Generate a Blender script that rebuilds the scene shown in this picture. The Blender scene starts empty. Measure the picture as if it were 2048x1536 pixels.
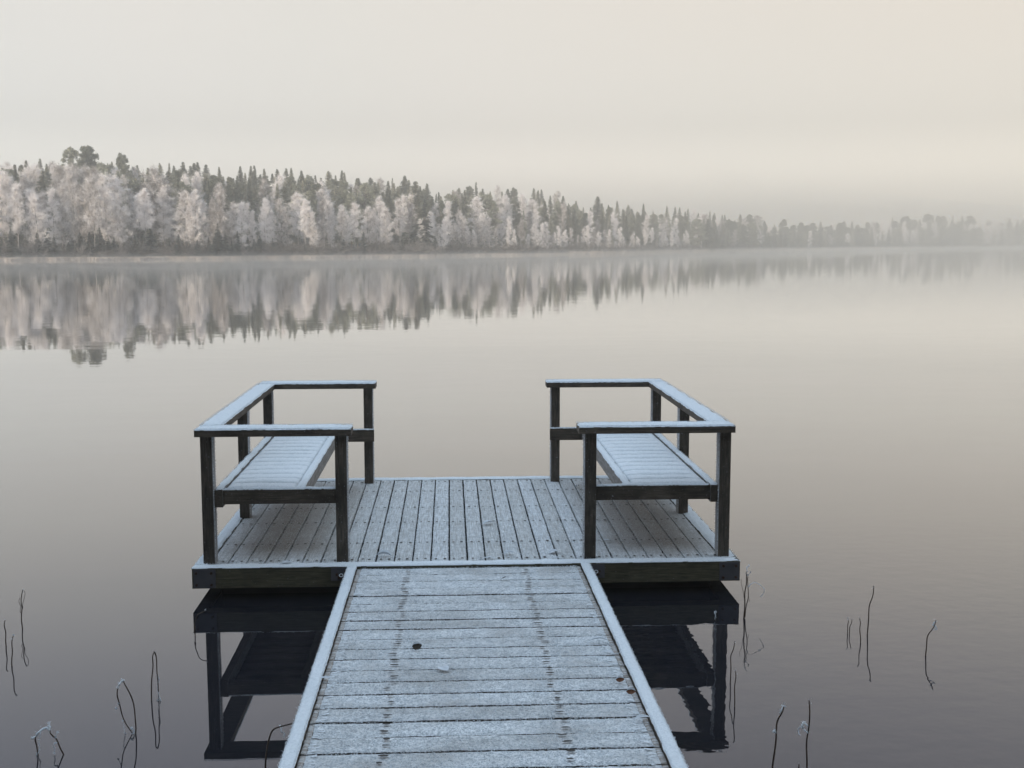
import bpy, math, random
import numpy as np
from mathutils import Vector, Matrix
R = math.radians
rng = random.Random(7)
nr = np.random.RandomState(11)

# ------------------------------------------------------------------ camera
F, YAW, PIT, CAMZ, CAMX = 2385.4, .0523, .1176, 1.9278, -.099      # focal length in pixels of a 2048 wide frame
scene = bpy.context.scene
cd = bpy.data.cameras.new('camera'); cam = bpy.data.objects.new('camera', cd); scene.collection.objects.link(cam)
cam.location = (CAMX, 0, CAMZ); cam.rotation_euler = (math.pi/2-PIT, 0, -YAW)
cd.sensor_fit = 'HORIZONTAL'; cd.sensor_width = 36; cd.lens = 36*F/2048; cd.clip_start = .05; cd.clip_end = 6000
scene.camera = cam

# ------------------------------------------------------------------ sky and sun
w = bpy.data.worlds.new('World'); scene.world = w; w.use_nodes = True
wn = w.node_tree; wn.nodes.clear()
def N(nt, t, **k):
    n = nt.nodes.new(t)
    for a, b in k.items():
        if a.startswith('i_'): n.inputs[a[2:].replace('_', ' ')].default_value = b
        else: setattr(n, a, b)
    return n
SUN_EL, SUN_AZ = R(14), R(215)            # low hazy sun behind the far side of the near shore
tc = N(wn, 'ShaderNodeTexCoord'); sep = N(wn, 'ShaderNodeSeparateXYZ'); wn.links.new(tc.outputs['Generated'], sep.inputs[0])
ramp = N(wn, 'ShaderNodeValToRGB'); cr = ramp.color_ramp; cr.interpolation = 'EASE'
stops = [(p_, (r_, g_*.987, b_)) for p_, (r_, g_, b_) in [(0.0, (1.85, 1.71, 1.50)), (.05, (1.28, 1.18, 1.04)), (.10, (.89, .83, .745)), (.20, (.86, .795, .70)), (.42, (.66, .66, .72)), (.75, (.72, .90, 1.10)), (1.0, (.74, .94, 1.16))]]
while len(cr.elements) < len(stops): cr.elements.new(.5)
for e, (p, c) in zip(cr.elements, stops): e.position = p; e.color = (*c, 1)
wn.links.new(sep.outputs['Z'], ramp.inputs[0])
# soft fog banks: slow change of tone with direction
nz = N(wn, 'ShaderNodeTexNoise'); nz.inputs['Scale'].default_value = 1.6; nz.inputs['Detail'].default_value = 2
wn.links.new(tc.outputs['Generated'], nz.inputs['Vector'])
tint = N(wn, 'ShaderNodeValToRGB'); te = tint.color_ramp.elements
te[0].position = .3; te[0].color = (.94, .975, .975, 1); te[1].position = .7; te[1].color = (1.012, .988, .982, 1)
wn.links.new(nz.outputs['Fac'], tint.inputs[0])
# cooler, paler to the left, warmer to the right
hr = N(wn, 'ShaderNodeValToRGB'); he = hr.color_ramp.elements
he[0].position = 0; he[0].color = (.96, 1.02, 1.08, 1); he[1].position = 1; he[1].color = (.955, .94, .90, 1)
mx = N(wn, 'ShaderNodeMapRange'); mx.inputs[1].default_value = -.45; mx.inputs[2].default_value = .5
wn.links.new(sep.outputs['X'], mx.inputs[0]); wn.links.new(mx.outputs[0], hr.inputs[0])
def wmul(a, b, f=1):
    m = N(wn, 'ShaderNodeMix', data_type='RGBA', blend_type='MULTIPLY'); m.inputs[0].default_value = f
    wn.links.new(a, m.inputs[6]); wn.links.new(b, m.inputs[7]); return m.outputs[2]
fog = wmul(wmul(ramp.outputs[0], tint.outputs[0]), hr.outputs[0])
sky = N(wn, 'ShaderNodeTexSky'); sky.sky_type = 'NISHITA'; sky.sun_disc = False; sky.sun_elevation = SUN_EL; sky.sun_rotation = SUN_AZ
b1 = N(wn, 'ShaderNodeBackground'); b1.inputs[1].default_value = .85; wn.links.new(fog, b1.inputs[0])
b2 = N(wn, 'ShaderNodeBackground'); b2.inputs[1].default_value = .05; wn.links.new(sky.outputs[0], b2.inputs[0])
ms = N(wn, 'ShaderNodeMixShader'); ms.inputs[0].default_value = .12
wn.links.new(b1.outputs[0], ms.inputs[1]); wn.links.new(b2.outputs[0], ms.inputs[2])
wo = N(wn, 'ShaderNodeOutputWorld'); wn.links.new(ms.outputs[0], wo.inputs[0])
sl = bpy.data.lights.new('sun', 'SUN'); sl.energy = 2.4; sl.angle = R(12); sl.color = (1, .88, .7)
so = bpy.data.objects.new('sun', sl); scene.collection.objects.link(so)
sd = Vector((math.sin(SUN_AZ)*math.cos(SUN_EL), math.cos(SUN_AZ)*math.cos(SUN_EL), math.sin(SUN_EL)))
so.rotation_euler = sd.to_track_quat('Z', 'Y').to_euler()
vs = scene.view_settings; vs.view_transform = 'Standard'; vs.look = 'None'; vs.exposure = .42; vs.gamma = 1
scene.render.resolution_x = 1024; scene.render.resolution_y = 768
scene.cycles.volume_bounces = 4; scene.cycles.max_bounces = 8; scene.cycles.transparent_max_bounces = 8

# ------------------------------------------------------------------ pixel helpers (photo pixels -> world)
_fw = np.array([math.sin(YAW)*math.cos(PIT), math.cos(YAW)*math.cos(PIT), -math.sin(PIT)])
_r = np.array([math.cos(YAW), -math.sin(YAW), 0]); _u = np.cross(_r, _fw); _O = np.array([CAMX, 0, CAMZ])
def ray(px, py): return _fw+_r*(px-1024)/F-_u*(py-768)/F
def onZ(px, py, z=0.): d = ray(px, py); return _O+d*((z-_O[2])/d[2])
def onY(px, py, y): d = ray(px, py); return _O+d*((y-_O[1])/d[1])
HOR = 486.5

# ------------------------------------------------------------------ objects
col = scene.collection
def tag(o, label=None, cat=None, group=None, kind=None):
    if label: o['label'] = label
    if cat: o['category'] = cat
    if group: o['group'] = group
    if kind: o['kind'] = kind
    return o
def empty(name, loc=(0, 0, 0), label=None, cat=None, group=None):
    o = bpy.data.objects.new(name, None); col.objects.link(o); o.location = loc; o.empty_display_size = .1
    return tag(o, label, cat, group)
class MB:
    def __init__(s): s.v = []; s.f = []; s.m = []; s.n = 0
    def add(s, V, Fc, mi=0):
        V = np.asarray(V, float); s.v.append(V)
        for f in Fc: s.f.append(tuple(int(i)+s.n for i in f)); s.m.append(mi)
        s.n += len(V)
    def box(s, a, b, mi=0, faces=None):
        x0, y0, z0 = a; x1, y1, z1 = b
        V = [(x0,y0,z0),(x1,y0,z0),(x1,y1,z0),(x0,y1,z0),(x0,y0,z1),(x1,y0,z1),(x1,y1,z1),(x0,y1,z1)]
        Fc = [(3,2,1,0),(4,5,6,7),(0,1,5,4),(2,3,7,6),(1,2,6,5),(3,0,4,7)]   # bottom top front back right left
        s.v.append(np.array(V, float))
        for k, f in enumerate(Fc):
            s.f.append(tuple(i+s.n for i in f)); s.m.append(faces.get(k, mi) if faces else mi)
        s.n += 8
    def tube(s, pts, rad, n=6, mi=0, cap=True):
        P = np.array(pts, float); k = len(P)
        rad = np.broadcast_to(np.asarray(rad, float), (k,))
        T = np.gradient(P, axis=0); T /= np.linalg.norm(T, axis=1)[:, None]+1e-9
        ref = np.array([.3, .9, .1]); V = []
        for i in range(k):
            a = np.cross(T[i], ref); a /= np.linalg.norm(a); b = np.cross(T[i], a)
            for j in range(n):
                t = 2*math.pi*j/n; V.append(P[i]+rad[i]*(a*math.cos(t)+b*math.sin(t)))
        Fc = [(i*n+j, i*n+(j+1) % n, (i+1)*n+(j+1) % n, (i+1)*n+j) for i in range(k-1) for j in range(n)]
        if cap: Fc += [tuple(range(n))[::-1], tuple((k-1)*n+j for j in range(n))]
        s.add(V, Fc, mi)
    def tris(s, A, mi=0):
        A = np.asarray(A, float).reshape(-1, 3); k = len(A)//3
        s.add(A, np.arange(3*k).reshape(k, 3), mi)
    def mesh(s, name, mats, smooth=False):
        me = bpy.data.meshes.new(name)
        V = np.concatenate(s.v) if s.v else np.zeros((0, 3))
        me.vertices.add(len(V)); me.vertices.foreach_set('co', V.ravel())
        cnt = np.array([len(f) for f in s.f]); me.loops.add(int(cnt.sum())); me.polygons.add(len(s.f))
        me.loops.foreach_set('vertex_index', np.concatenate([np.array(f) for f in s.f]))
        st = np.zeros(len(cnt), int); st[1:] = np.cumsum(cnt)[:-1]
        me.polygons.foreach_set('loop_start', st); me.polygons.foreach_set('loop_total', cnt)
        for m in mats: me.materials.append(m)
        me.polygons.foreach_set('material_index', np.array(s.m))
        me.polygons.foreach_set('use_smooth', np.full(len(cnt), smooth))
        me.update(calc_edges=True); return me
    def build(s, name, mats, parent=None, smooth=False):
        if not isinstance(mats, (list, tuple)): mats = [mats]
        o = bpy.data.objects.new(name, s.mesh(name, mats, smooth)); col.objects.link(o)
        if parent: o.parent = parent
        return o

# ------------------------------------------------------------------ materials
def newmat(name, rough=.8, spec=.3):
    m = bpy.data.materials.new(name); m.use_nodes = True; nt = m.node_tree
    p = nt.nodes['Principled BSDF']; p.inputs['Roughness'].default_value = rough; p.inputs['Specular IOR Level'].default_value = spec
    return m, nt, p
def noise(nt, vec, scale, detail=3, rough=.55, w=None):
    n = nt.nodes.new('ShaderNodeTexNoise'); n.inputs['Scale'].default_value = scale; n.inputs['Detail'].default_value = detail; n.inputs['Roughness'].default_value = rough
    if vec is not None: nt.links.new(vec, n.inputs['Vector'])
    return n.outputs['Fac']
def rampf(nt, fac, a, b):
    r = nt.nodes.new('ShaderNodeMapRange'); r.inputs[1].default_value = a; r.inputs[2].default_value = b; r.clamp = True
    nt.links.new(fac, r.inputs[0]); return r.outputs[0]
def mixc(nt, fac, a, b, bt='MIX'):
    m = nt.nodes.new('ShaderNodeMix'); m.data_type = 'RGBA'; m.blend_type = bt
    for s, x in ((0, fac), (6, a), (7, b)):
        if isinstance(x, (int, float)): m.inputs[s].default_value = x
        elif isinstance(x, tuple): m.inputs[s].default_value = (*x, 1)
        else: nt.links.new(x, m.inputs[s])
    return m.outputs[2]
def mth(nt, op, a, b=0.):
    m = nt.nodes.new('ShaderNodeMath'); m.operation = op
    for s, x in ((0, a), (1, b)):
        if isinstance(x, (int, float)): m.inputs[s].default_value = x
        else: nt.links.new(x, m.inputs[s])
    return m.outputs[0]
def coords(nt, sc=(1, 1, 1), obj=True):
    t = nt.nodes.new('ShaderNodeTexCoord'); mp = nt.nodes.new('ShaderNodeMapping'); mp.inputs['Scale'].default_value = sc
    nt.links.new(t.outputs['Object'], mp.inputs[0]); return mp.outputs[0]
def bump(nt, p, h, s, d):
    b = nt.nodes.new('ShaderNodeBump'); b.inputs['Strength'].default_value = s; b.inputs['Distance'].default_value = d
    nt.links.new(h, b.inputs['Height']); nt.links.new(b.outputs[0], p.inputs['Normal'])

def wood_mat(name, c1, c2, stretch, rough=.75):
    m, nt, p = newmat(name, rough, .25)
    v = coords(nt, stretch); n = noise(nt, v, 9, 6, .65); n2 = noise(nt, coords(nt), 5, 3)
    c = mixc(nt, rampf(nt, n, .35, .68), c1, c2)
    c = mixc(nt, rampf(nt, n2, .45, .75), c, tuple(x*.55 for x in c1))
    ck = noise(nt, coords(nt, tuple(x*3 if x > 1 else .6 for x in stretch)), 7, 3, .5)
    c = mixc(nt, mth(nt, 'MULTIPLY', mth(nt, 'SUBTRACT', 1., rampf(nt, mth(nt, 'ABSOLUTE', mth(nt, 'SUBTRACT', ck, .5)), .0, .022)), .75), c, tuple(x*.3 for x in c1))
    # thin rime dusting in specks
    sp = noise(nt, coords(nt), 90, 2, .7)
    c = mixc(nt, rampf(nt, sp, .66, .8), c, (.30, .32, .34))
    nt.links.new(c, p.inputs['Base Color']); bump(nt, p, n, .35, .004)
    return m
wood_x = wood_mat('weathered timber grain across', (.054, .041, .030), (.140, .115, .088), (1, 12, 12))
wood_y = wood_mat('weathered timber grain along', (.054, .041, .030), (.140, .115, .088), (12, 1, 12))
wood_z = wood_mat('weathered timber grain upright', (.044, .035, .027), (.135, .112, .088), (12, 12, 1))
wood_green = wood_mat('algae stained timber', (.052, .043, .026), (.115, .108, .066), (1, 10, 14))
black, nt, p = newmat('wet timber with painted shade', .7, .1); p.inputs['Base Color'].default_value = (.012, .011, .012, 1)  # near black: the shade below the boards is put into the colour
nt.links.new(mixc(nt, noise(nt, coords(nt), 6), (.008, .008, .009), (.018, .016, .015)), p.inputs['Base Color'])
steel, nt, p = newmat('dull galvanised plate', .55, .4)
nt.links.new(mixc(nt, noise(nt, coords(nt), 14, 5), (.045, .045, .052), (.11, .105, .115)), p.inputs['Base Color']); p.inputs['Metallic'].default_value = .25
rust, nt, p = newmat('rusty bolt steel', .8, .2)
nt.links.new(mixc(nt, noise(nt, coords(nt), 30, 3), (.02, .012, .009), (.07, .03, .02)), p.inputs['Base Color'])

def frost_mat(name, lo, hi, dirt, dfac, scale=260, bs=.6, grain=None, patch=(.55, .8)):
    m, nt, p = newmat(name, .85, .25)
    v = coords(nt)
    a = noise(nt, v, scale, 3, .7); b = noise(nt, v, scale*.28, 4, .65); c = noise(nt, v, 3.2, 4, .6)
    mixn = mth(nt, 'ADD', mth(nt, 'MULTIPLY', a, .72), mth(nt, 'MULTIPLY', b, .28))
    colr = mixc(nt, rampf(nt, mixn, .37, .60), lo, hi)
    g = c if grain is None else noise(nt, coords(nt, grain), 7, 5, .65)
    patchf = mth(nt, 'MULTIPLY', rampf(nt, mth(nt, 'ADD', mth(nt, 'MULTIPLY', g, .6), mth(nt, 'MULTIPLY', a, .4)), *patch), dfac)
    colr = mixc(nt, patchf, colr, dirt)
    nt.links.new(colr, p.inputs['Base Color']); bump(nt, p, mixn, bs, .006)
    return m, nt, p
frost_thick, *_ = frost_mat('thick hoar frost', (.30, .335, .365), (.95, .975, .99), (.40, .37, .34), .6, 120, 1.0, None, (.50, .66))
_nt, _p = frost_thick.node_tree, frost_thick.node_tree.nodes['Principled BSDF']
_c = _p.inputs['Base Color'].links[0].from_socket; _s = _nt.nodes.new('ShaderNodeSeparateXYZ'); _nt.links.new(coords(_nt), _s.inputs[0])
_w = _nt.nodes.new('ShaderNodeTexWhiteNoise'); _w.noise_dimensions = '1D'; _nt.links.new(mth(_nt, 'FLOOR', mth(_nt, 'DIVIDE', mth(_nt, 'ADD', _s.outputs['Y'], .006), .1398)), _w.inputs['W'])
_pt = rampf(_nt, noise(_nt, coords(_nt, (1, 2.6, 1)), 2.4, 4, .6), .42, .66)
_f = mth(_nt, 'ADD', mth(_nt, 'MULTIPLY', _w.outputs['Value'], .30), mth(_nt, 'MULTIPLY', _pt, .55))
_nt.links.new(mixc(_nt, _f, _c, mixc(_nt, 1., _c, (.66, .64, .62), 'MULTIPLY')), _p.inputs['Base Color'])
frost_rail, *_ = frost_mat('smooth rime on rail', (.58, .63, .67), (.88, .92, .95), (.5, .5, .49), .4, 300, .4)
frost_seat, *_ = frost_mat('soft frost on seat slats', (.62, .66, .69), (.88, .91, .94), (.5, .5, .5), .3, 220, .35)
frost_side, *_ = frost_mat('light frost on upright face', (.26, .26, .27), (.52, .54, .57), (.14, .12, .10), .75, 200, .5, (10, 10, 1), (.42, .62))
wood_frosty, *_ = frost_mat('half frosted timber side', (.16, .15, .14), (.36, .35, .34), (.11, .09, .075), .8, 160, .5, (14, 1, 8), (.45, .62))
bare_end, *_ = frost_mat('board ends with melted frost', (.30, .29, .28), (.82, .83, .84), (.25, .20, .16), .9, 110, .8, (1.5, 13, 1), (.44, .56))
# the platform deck: a thinner coat, worn grain on some boards, thinner still under the two benches
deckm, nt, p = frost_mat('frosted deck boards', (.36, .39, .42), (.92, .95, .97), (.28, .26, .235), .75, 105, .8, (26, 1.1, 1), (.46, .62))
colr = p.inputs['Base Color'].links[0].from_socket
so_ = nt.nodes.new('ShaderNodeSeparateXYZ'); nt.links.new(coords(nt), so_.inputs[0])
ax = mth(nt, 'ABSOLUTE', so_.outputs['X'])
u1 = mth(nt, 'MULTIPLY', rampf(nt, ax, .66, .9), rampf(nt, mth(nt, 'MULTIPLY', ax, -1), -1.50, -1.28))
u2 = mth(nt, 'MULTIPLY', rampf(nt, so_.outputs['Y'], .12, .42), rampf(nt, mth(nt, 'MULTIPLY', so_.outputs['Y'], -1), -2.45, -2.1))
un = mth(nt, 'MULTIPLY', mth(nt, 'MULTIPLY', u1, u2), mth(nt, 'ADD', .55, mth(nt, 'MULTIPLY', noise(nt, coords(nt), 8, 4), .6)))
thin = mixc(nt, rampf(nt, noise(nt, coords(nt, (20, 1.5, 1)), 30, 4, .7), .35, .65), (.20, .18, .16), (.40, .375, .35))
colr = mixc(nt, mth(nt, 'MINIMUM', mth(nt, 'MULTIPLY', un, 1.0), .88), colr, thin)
# each board its own tone
fl = mth(nt, 'FLOOR', mth(nt, 'DIVIDE', mth(nt, 'ADD', so_.outputs['X'], 1.429), .1015))
wn_ = nt.nodes.new('ShaderNodeTexWhiteNoise'); wn_.noise_dimensions = '1D'; nt.links.new(fl, wn_.inputs['W'])
colr = mixc(nt, mth(nt, 'MULTIPLY', wn_.outputs['Value'], .5), colr, mixc(nt, 1., colr, (.74, .70, .64), 'MULTIPLY'))
nt.links.new(colr, p.inputs['Base Color'])
nailm, nt, p = newmat('nail dimple', .8, .2); p.inputs['Base Color'].default_value = (.06, .056, .052, 1)
crystal, nt, p = newmat('frost crystals', .7, .3)
nt.links.new(mixc(nt, noise(nt, coords(nt), 120), (.66, .71, .75), (.90, .93, .96)), p.inputs['Base Color'])

# ------------------------------------------------------------------ water
water, nt, p = newmat('still lake water', .02, .5)
for n in list(nt.nodes):
    if n.type != 'OUTPUT_MATERIAL': nt.nodes.remove(n)
out = nt.nodes['Material Output']
geo = nt.nodes.new('ShaderNodeNewGeometry')
def wmap(sx, sy):
    mp = nt.nodes.new('ShaderNodeMapping'); mp.inputs['Scale'].default_value = (sx, sy, 1); nt.links.new(geo.outputs['Position'], mp.inputs[0]); return mp.outputs[0]
r1 = noise(nt, wmap(1.6, 2.6), 1.0, 3, .5)        # small ripples out on the lake
r2 = noise(nt, wmap(.22, .35), 1.0, 2, .5)
sepw = nt.nodes.new('ShaderNodeSeparateXYZ'); nt.links.new(geo.outputs['Position'], sepw.inputs[0])
far_f = rampf(nt, sepw.outputs['Y'], 9, 45)
hgt = mth(nt, 'ADD', mth(nt, 'MULTIPLY', mth(nt, 'MULTIPLY', r1, .0019), mth(nt, 'ADD', mth(nt, 'MULTIPLY', far_f, .85), .15)), mth(nt, 'MULTIPLY', r2, .0035))
r3 = noise(nt, wmap(7, 9), 1.0, 2, .5)
nearm = mth(nt, 'MULTIPLY', rampf(nt, sepw.outputs['X'], .3, 1.3), mth(nt, 'SUBTRACT', 1., rampf(nt, sepw.outputs['Y'], 5.5, 9)))
hgt = mth(nt, 'ADD', hgt, mth(nt, 'MULTIPLY', mth(nt, 'ADD', mth(nt, 'MULTIPLY', nearm, .9), .02), mth(nt, 'MULTIPLY', r3, .0011)))
bp = nt.nodes.new('ShaderNodeBump'); bp.inputs['Strength'].default_value = 1; bp.inputs['Distance'].default_value = 1; nt.links.new(hgt, bp.inputs['Height'])
gl = nt.nodes.new('ShaderNodeBsdfGlossy'); gl.inputs['Roughness'].default_value = .0; gl.inputs['Color'].default_value = (1, 1, 1, 1); nt.links.new(bp.outputs[0], gl.inputs['Normal'])
df = nt.nodes.new('ShaderNodeBsdfDiffuse'); df.inputs['Color'].default_value = (.012, .013, .018, 1)
fr = nt.nodes.new('ShaderNodeFresnel'); fr.inputs['IOR'].default_value = 1.333; nt.links.new(bp.outputs[0], fr.inputs['Normal'])
ff = mth(nt, 'SUBTRACT', 1., mth(nt, 'POWER', mth(nt, 'SUBTRACT', 1., fr.outputs[0]), 1.95))
mxs = nt.nodes.new('ShaderNodeMixShader'); nt.links.new(ff, mxs.inputs[0]); nt.links.new(df.outputs[0], mxs.inputs[1]); nt.links.new(gl.outputs[0], mxs.inputs[2])
nt.links.new(mxs.outputs[0], out.inputs['Surface'])
mb = MB(); mb.add([(-1500, -3, 0), (1500, -3, 0), (1500, 2500, 0), (-1500, 2500, 0)], [(0, 1, 2, 3)])
tag(mb.build('lake_water', water), kind='structure')

# ------------------------------------------------------------------ far shore terrain, in polar form round the view point
shore_px = [(0, 521), (400, 518.5), (800, 514), (1024, 511), (1200, 508.5), (1400, 503.5), (1600, 499.8), (1800, 497), (2048, 494.4)]
_ang, _dst = [], []
for px, py in shore_px:
    q = onZ(px, py)-_O; _ang.append(math.atan2(q[0], q[1])); _dst.append(math.hypot(q[0], q[1]))
_ang = [-1.5, -.8]+_ang+[.75, 1.4]; _dst = [95, 122]+_dst+[640, 500]
def shore_d(a):
    return float(np.interp(a, _ang, _dst))+1.3*math.sin(a*75)+.8*math.sin(a*190+1)+.5*math.sin(a*410)
def rise(a): return float(np.interp(a, [-1.5, -.5, -.1, .05, .2, .35, 1.4], [9, 8, 6.5, 6, 3.5, 1.5, 1.5]))
def ground_z(a, o):
    t = min(max(o/75, 0), 1); return (.12 if o > 0 else -.2)+.35*min(max(o/6, 0), 1)+rise(a)*t*t*(3-2*t)
def polar(a, d): return np.array([CAMX+d*math.sin(a), d*math.cos(a)])
gm, nt, p = newmat('frosty forest floor', .95, .1)
nt.links.new(mixc(nt, rampf(nt, noise(nt, coords(nt), .35, 6, .7), .4, .62), (.045, .036, .028), (.20, .18, .155)), p.inputs['Base Color'])
mb = MB(); offs = [-3, -.6, 0, .4, 1.5, 4, 8, 15, 25, 40, 60, 80, 130, 300, 1500]
A = np.linspace(-1.5, 1.4, 420); V = []
for a in A:
    d0 = shore_d(a)
    for o in offs:
        xy = polar(a, d0+o); V.append((xy[0], xy[1], -1 if o == -3 else -.25 if o == -.6 else ground_z(a, o)))
k = len(offs)
mb.add(V, [(i*k+j, (i+1)*k+j, (i+1)*k+j+1, i*k+j+1) for i in range(len(A)-1) for j in range(k-1)])
tag(mb.build('ground', gm, smooth=True), kind='structure')
# pale sedge line at the water's edge
sg, nt, p = newmat('frosted pale sedge', .9, .1)
nt.links.new(mixc(nt, noise(nt, coords(nt), 1.5, 4), (.40, .32, .26), (.78, .68, .60)), p.inputs['Base Color'])
A = nr.uniform(-.42, .46, 26000); T = np.zeros((len(A), 3, 3))
for i, a in enumerate(A):
    x, y = polar(a, shore_d(a)+nr.uniform(-.7, .9)); h = nr.uniform(.12, .42)*(1 if a < .1 else 1.5); wd = .10+.00025*y
    th = nr.uniform(0, 3.14); c, s_ = math.cos(th)*wd, math.sin(th)*wd
    T[i] = [(x-c, y-s_, -.02), (x+c, y+s_, -.02), (x+nr.normal(0, .12), y+nr.normal(0, .12), h)]
mb = MB(); mb.tris(T); tag(mb.build('shore_grass', sg), 'pale frosted sedge lining the far shore at the waterline', 'grass', kind='stuff')
# near shore behind the photographer: bank
mb = MB(); xs = np.linspace(-90, 90, 61); ys = [-1.2, -2.2, -4, -8, -20, -60]; zs_ = [-.5, .25, .5, .9, 1.6, 3]
V = [(x, y+.5*math.sin(x*.7)+.3*math.sin(x*1.9), z) for x in xs for y, z in zip(ys, zs_)]
mb.add(V, [(i*6+j, i*6+j+1, (i+1)*6+j+1, (i+1)*6+j) for i in range(60) for j in range(5)])
tag(mb.build('shore_bank', gm, smooth=True), kind='structure')

# ------------------------------------------------------------------ floating dock
D0, DZ, TILT = 6.371, .1804, -.0033
dock = empty('floating_dock', (0, D0, 0), 'frost covered wooden floating dock with two railed benches at the end of the gangway', 'dock')
dock.rotation_euler = (TILT, 0, 0)
def fine_top(mb, x0, x1, y0, y1, z, nx, ny, amp, crown, seed, mi=0, drop=.004, freq=(30, 30), skirt=.02, smi=None):
    """a frosted top skin: a grid with rounded, slightly wavy edges and a short skirt"""
    rs = np.random.RandomState(seed)
    X = np.linspace(0, 1, nx); Y = np.linspace(0, 1, ny); V = []
    ph = rs.uniform(0, 6.28, 8)
    for i, u in enumerate(X):
        for j, v in enumerate(Y):
            ex = 4*u*(1-u); ey = 4*v*(1-v)
            x = x0+(x1-x0)*u; y = y0+(y1-y0)*v
            zz = z+crown*min(ex, ey)**.5
            wv = amp*(math.sin(freq[0]*x+ph[0])+math.sin(freq[1]*y+ph[1])+.7*math.sin(2.3*freq[0]*x+1.7*freq[1]*y+ph[2]))*.33
            zz += wv+rs.normal(0, amp*.35)
            if i in (0, nx-1): x += rs.normal(0, amp*.5)+amp*.5*math.sin(freq[1]*y+ph[3+(i > 0)])
            if j in (0, ny-1): y += rs.normal(0, amp*.5)+amp*.5*math.sin(freq[0]*x+ph[5+(j > 0)])
            if i in (0, nx-1) or j in (0, ny-1): zz -= drop
            V.append((x, y, zz))
    Fc = [(i*ny+j, (i+1)*ny+j, (i+1)*ny+j+1, i*ny+j+1) for i in range(nx-1) for j in range(ny-1)]
    n0 = len(V)
    ring = [i*ny for i in range(nx)]+[(nx-1)*ny+j for j in range(1, ny)]+[i*ny+ny-1 for i in range(nx-2, -1, -1)]+[j for j in range(ny-2, 0, -1)]
    for q in ring: V.append((V[q][0], V[q][1], z-skirt))
    L = len(ring)
    nt_ = len(Fc); Fc += [(ring[q], n0+q, n0+(q+1) % L, ring[(q+1) % L]) for q in range(L)]
    mb.add(V, Fc, mi)
    if smi is not None:
        for q in range(len(mb.m)-L, len(mb.m)): mb.m[q] = smi
def crystals(mb, x0, x1, y0, y1, z, n, h, wd, mi, zf=None, lean=.6, edge=0, avoid=()):
    x = nr.uniform(x0, x1, n); y = nr.uniform(y0, y1, n)
    for c_ in avoid:
        near_ = (np.abs(x-c_) < .022) & (nr.uniform(0, 1, n) < .85); x = np.where(near_, x+nr.choice([-.05, .05], n), x)
    if edge:
        k = int(n*edge); s_ = nr.randint(0, 2, k)
        if (x1-x0) > (y1-y0): y[:k] = np.where(s_, y0, y1)+nr.normal(0, .0015, k)
        else: x[:k] = np.where(s_, x0, x1)+nr.normal(0, .0015, k)
    zz = np.full(n, z) if zf is None else zf(x, y)
    th = nr.uniform(0, math.pi, n); hh = nr.uniform(.4, 1.2, n)*h; c = np.cos(th)*wd/2; s_ = np.sin(th)*wd/2
    T = np.zeros((n, 3, 3))
    T[:, 0] = np.stack([x-c, y-s_, zz], 1); T[:, 1] = np.stack([x+c, y+s_, zz], 1)
    T[:, 2] = np.stack([x+nr.normal(0, lean, n)*hh, y+nr.normal(0, lean, n)*hh, zz+hh], 1)
    mb.tris(T, mi)
# deck boards (local coordinates: y from 0 at the front edge)
mb = MB(); BP = .1015; FS = .085; DL = 2.5
for i in range(28):
    gp = rng.uniform(.0042, .0062); x0 = -1.429+i*BP+gp; x1 = -1.429+(i+1)*BP-gp; dz = rng.uniform(-.0015, .0015)
    fine_top(mb, x0, x1, FS+.006, DL-FS-.006, DZ-.002+dz, 5, 70, .0012, .0016, i, 0, .0025, (40, 9), .018)
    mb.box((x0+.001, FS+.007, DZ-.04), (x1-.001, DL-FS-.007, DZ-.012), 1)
    crystals(mb, x0, x1, FS, DL-FS, DZ-.001, 1500, .0035, .003, 2, edge=.45)
    for ny_ in (.132, .503, 1.031, 1.462, 1.99, 2.33):
        for q in (.23, .75):
            cx, cy = x0+(x1-x0)*q+rng.gauss(0, .003), ny_+rng.gauss(0, .004); rr = rng.uniform(.006, .010)
            mb.add([(cx+rr*1.0*math.cos(t), cy+rr*1.3*math.sin(t), DZ+.0022) for t in np.linspace(0, 2*math.pi, 7)[:-1]], [range(6)], 3)
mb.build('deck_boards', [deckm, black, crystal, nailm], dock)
# perimeter frame beams with a frosted top
def beam(name, a, b, mats, parent, seed, top=frost_rail, tf=None, nx=None, ny=None, cr=0, amp=.0022, crown=.004):
    mb = MB(); x0, y0, z0 = a; x1, y1, z1 = b
    mb.box((x0, y0, z0), (x1, y1, z1-.004), 0, tf)
    lx, ly = x1-x0, y1-y0
    fine_top(mb, x0-.001, x1+.001, y0-.001, y1+.001, z1-.001, nx or (60 if lx > ly else 5), ny or (60 if ly > lx else 5), amp, crown, seed, 1, .003, (22, 22), .005)
    if cr: crystals(mb, x0-.001, x1+.001, y0-.001, y1+.001, z1-.001, cr, .004, .003, 2, edge=.5)
    return mb.build(name, [mats, top, crystal, frost_side, wood_frosty], parent)
ZB = DZ-.113
fr_f = beam('frame_beam', (-1.5, 0, ZB), (1.5, FS, DZ+.003), wood_green, dock, 100, cr=2500)
beam('frame_beam', (-1.5, DL-FS, ZB), (1.5, DL, DZ+.003), wood_green, dock, 101, cr=1500)
beam('frame_beam', (-1.5, FS+.001, ZB), (-1.5+.066, DL-FS-.001, DZ+.003), wood_green, dock, 102, cr=1500)
beam('frame_beam', (1.5-.082, FS+.001, ZB), (1.5, DL-FS-.001, DZ+.003), wood_green, dock, 103, cr=1500)
for fx in (-1.0, 0, 1.0):                                        # floats under the deck
    mb = MB(); mb.box((fx-.36, .12, -.22), (fx+.36, DL-.12, ZB+.02)); mb.build('float', black, dock)
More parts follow.
